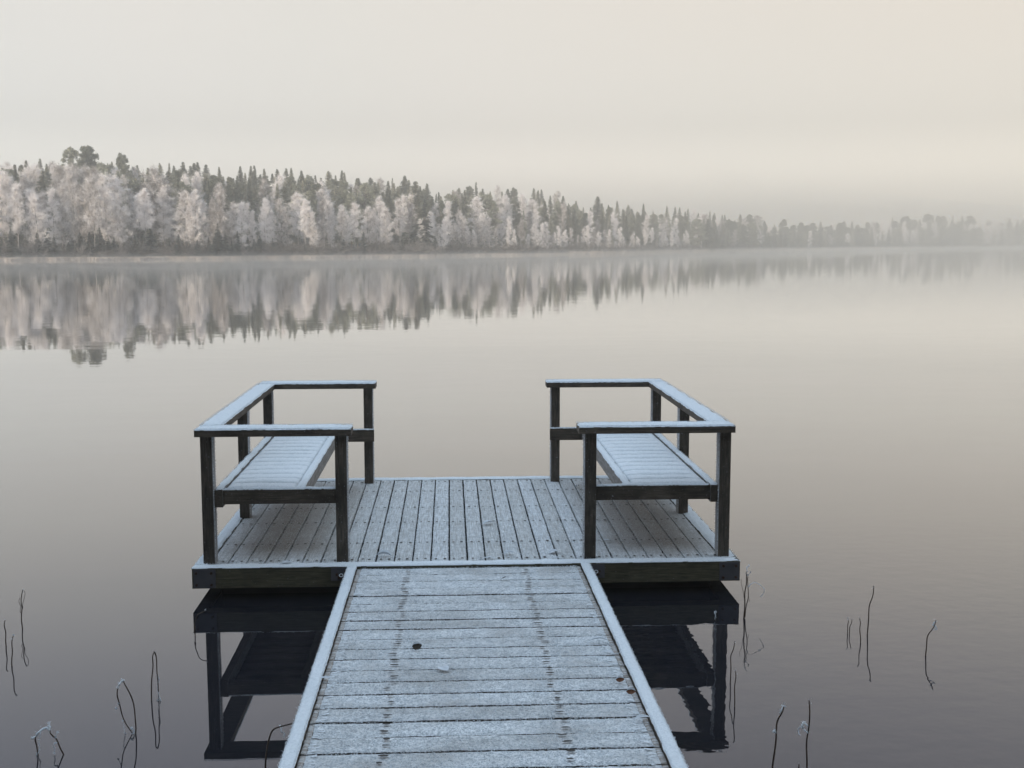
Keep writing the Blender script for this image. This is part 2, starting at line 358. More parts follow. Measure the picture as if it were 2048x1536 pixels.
mb = MB(); mb.box((-1.43, .09, ZB+.022), (1.42, DL-.09, ZB+.05)); mb.build('underframe', black, dock)
# steel plates with bolts on the front beam
def plate(x0, x1, z0, z1, bolts):
    mb = MB(); mb.box((x0, -.006, z0), (x1, 0.0005, z1)); pl = mb.build('bracket_plate', steel, dock)
    for bx, bz in bolts:
        mb = MB(); mb.tube([(bx, -.004, bz), (bx, -.015, bz)], .0075, 6); mb.build('bolt', rust, pl)
plate(-1.492, -1.374, ZB+.004, DZ-.008, [(-1.475, ZB+.022), (-1.395, ZB+.022), (-1.475, DZ-.026), (-1.395, DZ-.026)])
plate(1.385, 1.496, ZB+.004, DZ-.008, [(1.405, ZB+.022), (1.475, ZB+.022), (1.405, DZ-.026), (1.475, DZ-.026)])
plate(-.752, -.62, ZB+.035, DZ-.008, [(-.72, ZB+.07), (-.685, ZB+.06)])
plate(.62, .745, ZB+.030, DZ-.010, [(.715, ZB+.07), (.69, ZB+.055)])

ZR = .9327
def post(x0, y0, parent, frost_face, w=.067, z1=None, d=.068):
    mb = MB(); z1 = z1 or ZR-.043
    # slightly chamfered square post; frost_face: 4 = the +x face, 5 = the -x face
    c = .004; prof = [(c, 0), (w-c, 0), (w, c), (w, d-c), (w-c, d), (c, d), (0, d-c), (0, c)]
    n = 14; V = []; zs = np.linspace(DZ-.002, z1, n)
    for z in zs:
        for a, b in prof: V.append((x0+a, y0+b, z))
    Fc = []
    mb.add(V, [], 0)
    for i in range(n-1):
        for j in range(8):
            mb.f.append((i*8+j, i*8+(j+1) % 8, (i+1)*8+(j+1) % 8, (i+1)*8+j))
            mb.m.append(1 if (j in (2, 1) and frost_face == 4) or (j in (6, 7) and frost_face == 5) else 0)
    mb.n = len(V)
    # rime whiskers on the frosted edge
    xe = x0+w if frost_face == 4 else x0; sg_ = 1 if frost_face == 4 else -1
    k = 240; z = nr.uniform(DZ+.02, z1-.01, k); y = y0+nr.choice([0, d], k)+nr.normal(0, .002, k)
    T = np.zeros((k, 3, 3)); T[:, 0] = np.stack([np.full(k, xe), y, z-.002], 1); T[:, 1] = np.stack([np.full(k, xe), y, z+.002], 1)
    T[:, 2] = np.stack([xe+sg_*nr.uniform(.001, .006, k), y+nr.normal(0, .002, k), z+nr.normal(0, .003, k)], 1)
    mb.tris(T, 2)
    return mb.build('post', [wood_z, frost_side, crystal], parent)
YN, YF = 6.467-D0, 8.667-D0
def railing(side):
    s = side; rl = MB()
    xo, xi, xp = (-1.477, -.637, -.73) if s < 0 else (1.471, .606, .641)
    lo, hi = sorted((xo, xi))
    w_side = .118; y0, y1 = 6.421-D0, 8.745-D0; we = .15
    # handrail = three boards in a U, one mesh
    def rb(a, b, seed):
        rl.box((a[0], a[1], ZR-.043), (b[0], b[1], ZR-.006), 0, {5: 0})
        lx, ly = b[0]-a[0], b[1]-a[1]
        fine_top(rl, a[0]-.001, b[0]+.001, a[1]-.001, b[1]+.001, ZR-.002, 50 if lx > ly else 8, 80 if ly > lx else 8, .0026, .006, seed, 1, .004, (18, 18), .006)
        crystals(rl, a[0], b[0], a[1], b[1], ZR-.001, 3200, .0055, .003, 2, edge=.65)
    rb((lo, y0), (hi, y0+we), 200+s); rb((lo, y1-we), (hi, y1), 210+s)
    sx = (xo, xo+w_side) if s < 0 else (xo-w_side, xo)
    rb((sx[0], y0+we+.002), (sx[1], y1-we-.002), 220+s)
    ra = rl.build('handrail', [wood_x, frost_rail, crystal, frost_side], dock)
    ff = 4 if s < 0 else 5
    xP = -1.457 if s < 0 else 1.393
    mid_x, mid_y = (-1.450, 7.575-D0) if s < 0 else (1.379, 7.555-D0)
    post(xP, YN, dock, ff); post(xp, YN, dock, ff); post(xp, YF, dock, ff); post(xP, YF, dock, ff); post(mid_x, mid_y, dock, ff)
def bench(side):
    s = side; ZS = .589
    be = MB()
    if s < 0: xb0, xb1, xi0, xi1, ap0, ap1 = -1.388, -1.345, -.950, -.905, -1.344, -.7315
    else: xi0, xi1, xb0, xb1, ap0, ap1 = .868, .913, 1.352, 1.392, .7095, 1.351
    sx0, sx1 = (xb1+.004, xi0-.002) if s < 0 else (xi1+.002, xb0-.004)
    ya, yb = 6.49-D0, 8.70-D0
    n = 16; pitch = (yb-.04-(ya+.04))/n
    # seat slats, one mesh
    for i in range(n):
        y = ya+.038+i*pitch
        fine_top(be, sx0, sx1, y+.002, y+pitch-.002, ZS-.007, 22, 9, .0025, .015, 300+i+40*s, 0, .006, (14, 14), .02)
        be.box((sx0+.002, y+.004, ZS-.035), (sx1-.002, y+pitch-.004, ZS-.02), 1)
    seat = be.build('bench_seat', [frost_seat, wood_x], dock, smooth=True)
    fi = {4: 4} if s < 0 else {5: 4}
    beam('seat_rail', (xi0, ya+.036, ZS-.086), (xi1, yb, ZS+.002), wood_y, seat, 330+s, tf=fi, cr=1500, top=frost_rail, crown=.006)
    beam('seat_rail', (xb0, ya-.012, ZS-.098), (xb1, yb, ZS+.004), wood_y, seat, 340+s, tf=fi, cr=1500, top=frost_rail, crown=.006)
    beam('apron', (ap0, ya, ZS-.084), (ap1, ya+.034, ZS+.001), wood_x, seat, 350+s, cr=1200, crown=.005)
    e0, e1 = (-1.344, -.655) if s < 0 else (.634, 1.351)
    beam('apron', (e0, 8.632-D0, ZS-.093), (e1, 8.665-D0, ZS-.001), wood_x, seat, 360+s, cr=500, crown=.004)
for s in (-1, 1): railing(s); bench(s)

# ------------------------------------------------------------------ gangway
GS = .0225; GZ = DZ-.008; GY = 6.374
gang = empty('gangway', (0, GY, GZ), 'frost coated timber gangway sloping down from the near shore to the dock', 'gangway')
gang.rotation_euler = (-math.atan(GS), 0, 0)          # local y runs towards the dock
GP = .1398; NB = 56
def bdip(cx, cy): pass
for_side = MB(); gb = MB()
for i in range(NB):
    y1 = -.006-i*GP; y0 = y1-GP+.0108+rng.uniform(-.003, .003); near = i < 30
    dz = rng.uniform(-.002, .002)
    if near:
        fine_top(gb, -.588, .588, y0, y1, -.006+dz, 90, 9, .0014, .0022, 500+i, 0, .0015, (16, 60), .02, smi=5)
        crystals(gb, -.56, .56, y0-.001, y1+.001, -.004+dz, 3400 if i > 8 else 2200, .0036, .0034, 2, edge=.10, avoid=(-.335, .295))
        # board ends where the frost has thinned, with its own relief
        for sx in (-1, 1):
            a, b = sorted((sx*.589, sx*.609)); fine_top(gb, a, b, y0, y1, -.0055+dz, 5, 9, .001, .001, 700+i+sx, 3, .002, (60, 60), .02)
            # short frost tongues reaching over the bare end
            k = 12; yy = nr.uniform(y0, y1, k); xx = sx*nr.uniform(.565, .59, k); T = np.zeros((k, 3, 3)); ln = nr.uniform(.002, .012, k)
            T[:, 0] = np.stack([xx-sx*.02, yy-.003, np.full(k, .0005+dz)], 1); T[:, 1] = np.stack([xx-sx*.02, yy+.003, np.full(k, .0005+dz)], 1)
            T[:, 2] = np.stack([xx+sx*ln, yy, np.full(k, -.002+dz)], 1); gb.tris(T, 2)
            # nail hollows: a pair on each board, shallow dark pits
            for q in (.24, .74):
                cx, cy = sx*.315-.02+rng.gauss(0, .006), y0+(y1-y0)*q+rng.gauss(0, .004)
                ra, rb_ = rng.uniform(.012, .024), rng.uniform(.006, .0105)
                m_ = 9; ring = [(cx+ra*rng.uniform(.7, 1.15)*math.cos(t), cy+rb_*rng.uniform(.7, 1.2)*math.sin(t), (.0042+dz)) for t in np.linspace(0, 2*math.pi, m_+1)[:-1]]
                gb.add(ring, [range(m_)], 4)
    else:
        gb.box((-.60, y0, -.03), (.60, y1, -.001+dz), 0)
    gb.box((-.605, y0+.002, -.036), (.605, y1-.002, -.0265), 1)
gb.build('gangway_boards', [frost_thick, black, crystal, bare_end, nailm, wood_x], gang)
for s in (-1, 1):
    a, b = sorted((s*.612, s*.661))
    mb = MB(); mb.box((a, -8, -.13), (b, -.008, .008), 0)
    fine_top(mb, a-.001, b+.001, -8, -.007, .012, 7, 300, .0014, .003, 900+s, 1, .003, (25, 12), .005)
    crystals(mb, a, b, -4, -.01, .0125, 9000, .004, .0026, 2, edge=.45)
    mb.build('side_rail', [wood_y, frost_rail, crystal], gang)
for s in (-1, 1):                                      # hinge with a ring shackle beside each side rail
    hx = s*.695
    mb = MB(); mb.tube([(hx-s*.03, -.012, -.05), (hx+s*.02, -.012, -.05)], .012, 8)
    mb.tube([(hx-s*.028, -.05, -.005), (hx-s*.024, -.06, -.055), (hx-s*.02, -.045, -.11)], .007, 6)
    hg = mb.build('hinge', rust, gang)
    mb = MB(); mb.tube([(hx+.010*math.cos(t), -.03+.004*math.sin(t), -.035+.007*math.sin(t)) for t in np.linspace(0, 6.28, 13)], .002, 5, cap=False)
    mb.build('shackle', crystal, hg)

# ------------------------------------------------------------------ fallen leaves
def leafmat(name, c, c2):
    m, nt, p = newmat(name, .7, .2); nt.links.new(mixc(nt, noise(nt, coords(nt), 160, 3), c, c2), p.inputs['Base Color']); return m
brown = leafmat('dry brown leaf', (.10, .045, .022), (.20, .09, .05)); darkleaf = leafmat('dark curled leaf', (.03, .025, .02), (.07, .055, .04))
frleaf = leafmat('frosted leaf', (.58, .62, .66), (.80, .84, .88))
def leaf(px, py, L, W_, rotz, curl, mat, label, deck=False, up=.25, stem=True, tilt=0):
    g = onZ(px, py, DZ+.004) if deck else None
    if not deck:
        d = ray(px, py); zg = GZ; t = (zg+GS*(GY-_O[1])-_O[2]+.006)/(d[2]+GS*d[1]); g = _O+d*t
    mb = MB(); n = 9; V = []; rs = random.Random(int(px*7+py))
    for i in range(n):
        u = i/(n-1); half = W_/2*math.sin(math.pi*u**.85)**.8*(1+.12*rs.uniform(-1, 1))
        x = L*(u-.5); zc = (curl*1.5+.004)*math.sin(math.pi*u)+rs.uniform(-.001, .001)
        for k_ in (-1, -.5, 0, .5, 1): V.append((x, k_*half, zc*(.4+.0*k_)+abs(k_)*up*half+.001))
    Fc = [(i*5+j, (i+1)*5+j, (i+1)*5+j+1, i*5+j+1) for i in range(n-1) for j in range(4)]
    mb.add(V, Fc, 0)
    V2 = [(a, b, c+.0015) for a, b, c in V]; edge = [f for q, f in enumerate(Fc) if (q % 4 in (0, 3) or rs.random() < .3) and not (tilt and q % 4 != 3)]
    mb.add(V2, edge, 1)                                # rime on rims
    if stem: mb.tube([(-L/2, 0, .001), (-L*.75, .003, .006), (-L*.95, .002, .012)], .0011, 5, 1)
    o = mb.build('fallen_leaf', [mat, frleaf], None); o.location = g+np.array([0, 0, W_*.42*math.sin(R(tilt))]); o.rotation_euler = (R(tilt)+rs.uniform(-.1, .1), rs.uniform(-.1, .1), R(rotz))
    tag(o, label, 'leaf')
leaf(834, 1298, .044, .036, 12, .002, darkleaf, 'dark curled leaf standing upright on the left half of the gangway', up=.35, tilt=68)
leaf(886, 1338, .070, .045, 120, .004, frleaf, 'large flat frosted white leaf just below the dark curled one on the gangway', up=.1)
leaf(1011, 1157, .055, .020, 30, .008, darkleaf, 'small narrow leaf on the gangway boards nearest the dock')
leaf(1240, 1363, .036, .024, 4, .004, brown, 'upper of two reddish brown leaves at the right edge of the gangway', up=.4, tilt=55)
leaf(1262, 1387, .038, .025, -5, .004, brown, 'lower of two reddish brown leaves at the right edge of the gangway', up=.4, tilt=55)
leaf(1197, 1281, .080, .020, -3, .012, frleaf, 'long rolled frosted leaf on the right side of the gangway', up=.5)
leaf(1285, 1437, .060, .020, 4, .008, frleaf, 'frosted leaf against the right side rail, nearest the camera', up=.3)
leaf(1215, 1306, .060, .026, 160, .006, frleaf, 'crumpled frosted leaf by the right rail under the rolled one')
leaf(650, 1358, .060, .016, 175, .006, frleaf, 'thin frosted leaf lying beside the left side rail of the gangway')
leaf(976, 1047, .070, .050, 15, .012, frleaf, 'frosted leaf in the middle of the platform deck', True, .3)
leaf(768, 1112, .090, .040, 178, .018, frleaf, 'arched frosted leaf near the left inner post at the front of the deck', True, .9)
leaf(1018, 1107, .065, .026, 8, .012, frleaf, 'frosted leaf on the front centre deck boards', True, .4)
leaf(978, 1117, .075, .022, 0, .006, frleaf, 'flat frosted leaf across the deck edge strip at the centre', True, .2)
leaf(1108, 1104, .075, .050, 35, .006, frleaf, 'frosted leaf close to the right inner post on the deck', True, .2)
leaf(1113, 1117, .065, .022, 5, .006, frleaf, 'frosted leaf on the edge strip in front of the right inner post', True, .2)
leaf(573, 1127, .070, .040, 5, .006, frleaf, 'frosted leaf on the front edge strip under the left bench', True, .2)
leaf(1154, 973, .045, .025, 60, .012, darkleaf, 'small dark leaf at the back of the deck by the right inner post', True, .4)
leaf(1216, 1082, .060, .020, 8, .005, darkleaf, 'dark sliver of leaf on the deck under the right bench', True, .2)

# ------------------------------------------------------------------ reeds standing in the water
reedm, nt, p = newmat('dark wet reed', .5, .4); nt.links.new(mixc(nt, noise(nt, coords(nt), 22, 3), (.018, .013, .010), (.10, .062, .038)), p.inputs['Base Color'])
def smooth(P, k=5):
    P = np.array(P, float); n = len(P)
    if n < 3: return P
    Q = []
    for i in range(n-1):
        p0, p1, p2, p3 = P[max(i-1, 0)], P[i], P[i+1], P[min(i+2, n-1)]
        for t in np.linspace(0, 1, k, endpoint=False):
            Q.append(.5*(2*p1+(p2-p0)*t+(2*p0-5*p1+4*p2-p3)*t*t+(3*p1-p0-3*p2+p3)*t**3))
    Q.append(P[-1]); return np.array(Q)
def reed(base, parts, label, rad=.0036, kind='reed', depth=0):
    """base: waterline pixel; parts: list of (name, [pixels], radius factor, frost 0/1); all in the upright plane through the base"""
    b = onZ(*base, 0.); y = b[1]
    o = empty('reed_stem', b, label, kind, 'bent reeds standing in the shallows')
    tocam = (_O-b); tocam[2] = 0; tocam /= np.linalg.norm(tocam)
    for q, (nm, pts, rf, fro) in enumerate(parts):
        W_ = smooth([onY(px, py, y)-b for px, py in pts])
        # gentle bow in depth so the stems are not flat
        t = np.linspace(0, 1, len(W_)); W_[:, 1] += (.012*np.sin(3.1*t*math.pi)*(1 if q % 2 else -1))*(0 if q == 0 and len(pts) < 3 else 1)*np.minimum(1, np.abs(W_[:, 2])*8)
        if nm == 'stem' and abs(pts[0][1]-base[1]) < 3 and abs(pts[0][0]-base[0]) < 3: W_ = np.vstack([W_[0]-[0, 0, .25], W_])
        mb = MB(); mb.tube(W_, np.linspace(1, .7, len(W_))*rad*rf*.88, 6, 1 if fro else 0)
        if fro or q == 0:
            top = W_[-1] if not fro else None
            k = 60 if fro else 8
            src = W_ if fro else W_[-max(2, len(W_)//12):]
            idx = nr.randint(0, len(src), k); c = src[idx]+nr.normal(0, rad*rf*.8, (k, 3)); c[:, 2] += rad*.5
            T = np.stack([c+nr.normal(0, .0016, (k, 3)), c+nr.normal(0, .0016, (k, 3)), c+nr.normal(0, .0030, (k, 3))], 1); mb.tris(T, 1)
        mb.build(nm, [reedm, crystal], o, smooth=True)
    return o
def z7(L): return [(x/4.084, 1160+y/4.084) for x, y in L]
def z8(L): return [(1480+x/3.691, 1120+y/3.691) for x, y in L]
def z4(L): return [(360+x/3.522, 1100+y/3.522) for x, y in L]
def z5(L): return [(1100+x/3.522, 1100+y/3.522) for x, y in L]
def B(L): return L[0]
def mk(zf, main, label, extra=(), rad=.0036, base=None):
    m = zf(main); reed(zf([base])[0] if base else m[0], [('stem', m, 1, 0)]+[(nm, zf(p_), rf, fr_) for nm, p_, rf, fr_ in extra], label, rad)
mk(z7, [(50, 540), (44, 440), (40, 330)], 'short straight dark reed stub at the left edge, leftmost of the pair')
mk(z7, [(97, 700), (97, 600), (107, 455)], 'short reed stub second from the left edge, slightly bowed')
mk(z7, [(183, 395), (175, 280), (176, 200), (185, 82)], 'tall thin reed with two short side blades, left of the dock',
   [('blade', [(175, 250), (192, 190), (200, 88)], .5, 0), ('blade', [(172, 270), (163, 220), (161, 145)], .5, 0)])
mk(z7, [(1238, 985), (1241, 790), (1248, 650), (1258, 588)], 'tall narrow reed folded into a hairpin loop, left of the dock',
   [('blade', [(1258, 588), (1275, 660), (1290, 780), (1293, 920), (1298, 985)], .9, 0), ('rime_wisp', [(1285, 770), (1300, 800), (1283, 870), (1300, 960), (1282, 985)], .35, 1), ('rime_wisp', [(1305, 960), (1312, 1000), (1296, 985)], .4, 1)])
mk(z7, [(1108, 1250), (1110, 1180), (1085, 1020), (1040, 870), (1008, 825)], 'reed bent over in a wide loop with a white frosted crown, left of the gangway',
   [('frosted_tip', [(1008, 825), (978, 845), (962, 885)], 1.2, 1), ('blade', [(962, 885), (967, 960), (985, 1080), (1030, 1170), (1080, 1250)], .9, 0), ('rime_wisp', [(1000, 1150), (1020, 1240), (1040, 1290)], .3, 1), ('rime_wisp', [(968, 1010), (945, 1055)], .3, 1), ('rime_wisp', [(1066, 1222), (1080, 1212), (1096, 1240), (1080, 1262)], .5, 1)], base=(1105, 1255))
mk(z7, [(520, 1425), (460, 1310), (405, 1228)], 'arched reed with frosted crook at the lower left corner',
   [('frosted_tip', [(405, 1228), (360, 1215), (320, 1240), (290, 1283), (260, 1296)], 1.4, 1), ('blade', [(290, 1283), (302, 1380), (337, 1540)], 1, 0), ('rime_wisp', [(400, 1225), (405, 1190), (392, 1172)], .7, 1), ('rime_wisp', [(450, 1290), (466, 1248)], .5, 1), ('rime_wisp', [(462, 1330), (440, 1350), (447, 1420)], .4, 1), ('rime_wisp', [(320, 1400), (295, 1440), (300, 1500), (340, 1530)], .45, 1), ('rime_wisp', [(328, 1250), (318, 1320), (322, 1390)], .3, 1)])
mk(z4, [(600, 1600), (606, 1470), (622, 1350), (655, 1270), (720, 1232), (830, 1213)], 'long frosted reed leaning over the left side rail of the gangway',
   [('blade', [(830, 1213), (890, 1213), (945, 1222)], .8, 1), ('blade', [(945, 1222), (900, 1320), (842, 1425)], .6, 0), ('rime_wisp', [(700, 1242), (720, 1275), (735, 1312)], .6, 1), ('rime_wisp', [(835, 1205), (845, 1238)], .4, 1)], .0042)
mk(z4, [(107, 605), (104, 520), (125, 455), (182, 425)], 'curved reed with pale hooked tip at the left front corner of the dock', [('knot', [(104, 560), (104, 535)], 1.8, 0)], .0034)
mk(z8, [(940, 548), (946, 450), (960, 350), (972, 270), (988, 193)], 'tallest upright reed of the four in a cluster right of the dock')
mk(z8, [(793, 545), (796, 490), (797, 433)], 'short thin reed stub, leftmost of the cluster right of the dock', rad=.0026)
mk(z8, [(807, 548), (811, 500), (827, 438)], 'short curved reed stub, second in the cluster right of the dock', rad=.0026)
mk(z8, [(890, 610), (887, 520), (883, 432)], 'short reed stub next to the tallest one, right of the dock', rad=.003)
mk(z8, [(1370, 705), (1378, 620), (1402, 530), (1448, 447)], 'curved reed with frosty web at its tip, rightmost in the lake', [('rime_wisp', [(1438, 465), (1446, 508), (1412, 524)], .5, 1), ('rime_wisp', [(1425, 480), (1440, 500)], .4, 1)])
mk(z8, [(238, 1540), (262, 1320), (280, 1210), (298, 1130), (325, 1080)], 'tall reed with bent frosted tip by the lower right of the gangway', [('rime_wisp', [(262, 1275), (248, 1262)], .9, 1), ('frosted_tip', [(300, 1125), (325, 1078)], 1.0, 1)], .004)
mk(z8, [(490, 1600), (494, 1460), (502, 1260), (512, 1040)], 'tall straight reed with frosted side curl at the lower right', [('rime_wisp', [(498, 1225), (462, 1202), (440, 1240), (437, 1290)], .7, 1), ('rime_wisp', [(455, 1215), (468, 1250), (497, 1268)], .7, 1)], .004)
mk(z8, [(432, 1560), (436, 1508)], 'tiny reed stub at the bottom edge beside the tall straight reed')
mk(z8, [(28, 430), (36, 300), (42, 200), (47, 92)], 'ragged tangle of reeds beside the right corner of the dock', [('blade', [(36, 425), (48, 330), (62, 230), (58, 120)], .7, 0), ('blade', [(60, 200), (72, 178), (110, 170), (150, 188), (176, 220), (152, 275)], .4, 1), ('blade', [(38, 300), (20, 230), (10, 140)], .35, 0), ('rime_wisp', [(47, 90), (55, 60), (66, 36)], .35, 1), ('rime_wisp', [(55, 115), (76, 92)], .4, 1), ('blade', [(58, 240), (72, 310)], .3, 0)], .0042)
mk(z5, [(1270, 935), (1274, 800), (1282, 720), (1300, 643)], 'slim bowed reed close to the dock reflection on the right', rad=.003)
mk(z5, [(1300, 1105), (1302, 980), (1306, 850)], 'slim straight reed just right of the bowed one near the gangway', rad=.003)
mk(z5, [(1163, 498), (1166, 470), (1165, 436)], 'tiny frosted reed tip poking up in front of the right dock corner', [('frosted_tip', [(1163, 490), (1166, 460), (1158, 440), (1172, 438)], 1.0, 1)], .0026)

# ------------------------------------------------------------------ trees
def treemat(name, dark, frost, f0, f1, tone=.12, sc=1.3):
    m, nt, p = newmat(name, .9, .1)
    oi = nt.nodes.new('ShaderNodeObjectInfo'); v = coords(nt)
    n = noise(nt, v, sc, 3, .7); n2 = noise(nt, v, 7, 2, .6)
    nn = mth(nt, 'ADD', mth(nt, 'MULTIPLY', n, .6), mth(nt, 'MULTIPLY', n2, .4))
    nn = mth(nt, 'ADD', nn, mth(nt, 'MULTIPLY', mth(nt, 'SUBTRACT', oi.outputs['Random'], .5), tone))
    nt.links.new(mixc(nt, rampf(nt, nn, f0, f1), dark, frost), p.inputs['Base Color']); return m
birch_f = treemat('rime covered birch twigs', (.30, .26, .24), (.97, .92, .90), .34, .52, .28)
birch_t = treemat('birch bark', (.09, .07, .06), (.55, .50, .47), .40, .60)
spruce_f = treemat('spruce needles with light frost', (.105, .105, .066), (.60, .57, .46), .44, .74, .26)
spruce_d = treemat('dark young spruce', (.030, .036, .028), (.30, .31, .28), .52, .80, .1)
pine_f = treemat('pine needles with light frost', (.100, .102, .066), (.56, .55, .43), .44, .76, .2)
pine_t = treemat('reddish pine bark', (.09, .055, .04), (.22, .14, .10), .4, .7)
bush_f = treemat('bare brush with thin rime', (.10, .080, .070), (.40, .36, .34), .40, .72, .2)

def strips(P0, P1, w0, w1, rs):
    """flat tapered strips from P0 to P1 as triangles pairs -> quads"""
    P0 = np.asarray(P0); P1 = np.asarray(P1); d = P1-P0; r = rs.normal(size=d.shape); s = np.cross(d, r); s /= np.linalg.norm(s, axis=1)[:, None]+1e-9
    w0 = np.broadcast_to(w0, len(P0))[:, None]; w1 = np.broadcast_to(w1, len(P0))[:, None]
    V = np.stack([P0-s*w0/2, P0+s*w0/2, P1+s*w1/2, P1-s*w1/2], 1).reshape(-1, 3)
    return V, np.arange(len(V)).reshape(-1, 4)
def birch(seed, H=10., spread=.215, low=.22, nb=42, sub=16, ter=9, stems=1, wide=1., droop=.5):
    rs = np.random.RandomState(seed); tr = MB(); cr_ = MB()
    for st in range(stems):
        hs = H*(1 if st == 0 else rs.uniform(.78, .95)); a0 = rs.uniform(0, 6.28); ln = (0 if stems == 1 else rs.uniform(.06, .14))*hs
        path = np.array([[math.cos(a0)*ln*t+.012*hs*math.sin(5*t+seed), math.sin(a0)*ln*t+.012*hs*math.cos(4*t+seed), hs*t*.97] for t in np.linspace(0, 1, 9)])
        tr.tube(path, np.linspace(.0105*hs, .002*hs, 9), 6)
        p0, p1, q0, q1, r0, r1 = [], [], [], [], [], []
        for i in range(nb):
            t = low+(1-low)*(i+rs.uniform())/nb; base = np.array([np.interp(t, np.linspace(0, 1, 9), path[:, k]) for k in range(3)])
            u = (t-low)/(1-low); prof = (.45+.9*u)*(1-u)**.8*1.5+.06
            L = hs*spread*prof*rs.uniform(.55, 1.15); az = rs.uniform(0, 6.28); el = rs.uniform(.45, 1.05)+.35*u
            d = np.array([math.cos(az)*math.cos(el)*wide, math.sin(az)*math.cos(el)*wide, math.sin(el)]); e = base+d*L
            mid = base+d*L*.55+np.array([0, 0, .04*L]); tip = e+np.array([d[0], d[1], -droop])*L*.22
            p0 += [base, mid]; p1 += [mid, tip]
            for j in range(sub):
                f = rs.uniform(.15, 1)**.7; s0 = base+(mid-base)*f/.55 if f < .55 else mid+(tip-mid)*(f-.55)/.45
                dd = d*.6+rs.normal(0, .55, 3); dd[2] += .10; dd /= np.linalg.norm(dd); l2 = hs*.055*rs.uniform(.6, 1.5); s1 = s0+dd*l2
                q0.append(s0); q1.append(s1)
                for k in range(ter):
                    g = rs.uniform(.1, 1); t0 = s0+(s1-s0)*g; d3 = dd*.5+rs.normal(0, .6, 3)-np.array([0, 0, droop*.8]); d3 /= np.linalg.norm(d3)
                    r0.append(t0); r1.append(t0+d3*hs*.030*rs.uniform(.5, 1.6))
        cr_.add(*strips(p0, p1, .0050*hs, .0025*hs, rs)); cr_.add(*strips(q0, q1, .0040*hs, .0022*hs, rs)); cr_.add(*strips(r0, r1, .0027*hs, .0013*hs, rs))
    return tr.mesh('trunk', [birch_t], True), cr_.mesh('crown', [birch_f])
def spruce(seed, H=12., rad=.135, low=.06, tight=.030, mat=spruce_f, sparse=1.):
    rs = np.random.RandomState(seed); tr = MB(); cr_ = MB()
    tr.tube([(0, 0, 0), (.02*rs.normal(), .02*rs.normal(), H*.5), (0, 0, H)], [.013*H, .008*H, .0012*H], 6)
    T = []; z = low*H; bulge = rs.uniform(.7, 1.15)
    while z < H*.985:
        u = z/H; L0 = rad*H*((1-u)**bulge)*(.55+.45*min(1, u/.18))+.008*H
        n = rs.randint(9, 14)
        for b in range(n):
            if rs.uniform() > sparse: continue
            az = rs.uniform(0, 6.28); L = L0*rs.uniform(.55, 1.2); dr = -.38+.5*u+rs.normal(0, .08); d = np.array([math.cos(az), math.sin(az), 0]); s = np.array([-d[1], d[0], 0])
            k = max(4, int(L/(.012*H))); zb = z+rs.uniform(-.5, .5)*tight*H
            for j in range(k):
                f = (j+.5)/k; p = d*L*f+np.array([0, 0, zb+dr*L*f+.10*L*math.sin(3*f)])
                ww = L*.20*(1-.5*f)+.009*H
                for sg_ in (-1, 1):
                    tip = p+s*sg_*ww*rs.uniform(.6, 1.2)+d*ww*.55+np.array([0, 0, -ww*rs.uniform(.1, .7)])
                    T.append((p-d*L/k*.7, p+d*L/k*.7+np.array([0, 0, .012*H*rs.uniform(-.3, 1)]), tip))
            T.append((d*L*.75+np.array([0, 0, zb+dr*L*.75])-s*.008*H, d*L*.75+np.array([0, 0, zb+dr*L*.75])+s*.008*H, d*L*1.12+np.array([0, 0, zb+dr*L*.95])))
        z += tight*H*(.55+.6*(1-u))
    for b in range(10):
        az = rs.uniform(0, 6.28); T.append(((-.004*H, 0, H*.96), (.004*H, 0, H*.96), (math.cos(az)*.012*H, math.sin(az)*.012*H, H*rs.uniform(.985, 1.0))))
    cr_.tris(T); return tr.mesh('trunk', [pine_t], True), cr_.mesh('crown', [mat])
def pine(seed, H=13., low=.42, rad=.20, clumps=110, mat=pine_f, tuft=130, lean=0., flat=.7):
    rs = np.random.RandomState(seed); tr = MB(); cr_ = MB()
    path = np.array([[lean*H*t*t+.01*H*math.sin(6*t+seed), .01*H*math.cos(5*t+seed), H*t*.96] for t in np.linspace(0, 1, 8)])
    tr.tube(path, np.linspace(.014*H, .003*H, 8), 6); T = []
    for c in range(clumps):
        u = rs.uniform()**.8; t = low+(1-low)*u; base = np.array([np.interp(t, np.linspace(0, 1, 8), path[:, k]) for k in range(3)])
        L = rad*H*(1.25*(1-u)**.55*min(1, .45+2*u)+.12)*rs.uniform(.3, 1.25); az = rs.uniform(0, 6.28)
        cen = base+np.array([math.cos(az)*L, math.sin(az)*L, L*rs.uniform(.05, .5)])
        tr.tube([base, base+(cen-base)*.5-np.array([0, 0, .03*L]), cen], [.0045*H, .003*H, .0015*H], 4)
        rc = H*rs.uniform(.022, .050); q = rs.normal(size=(tuft, 3)); q /= np.linalg.norm(q, axis=1)[:, None]; q *= rs.uniform(.25, 1, (tuft, 1))**.5*rc; q[:, 2] *= flat
        q += cen; k = H*.014
        T.append(np.stack([q+rs.normal(0, k*.5, q.shape), q+rs.normal(0, k*.5, q.shape), q+rs.normal(0, k, q.shape)+[0, 0, k*.4]], 1))
    cr_.tris(np.concatenate(T)); return tr.mesh('trunk', [pine_t], True), cr_.mesh('crown', [mat])
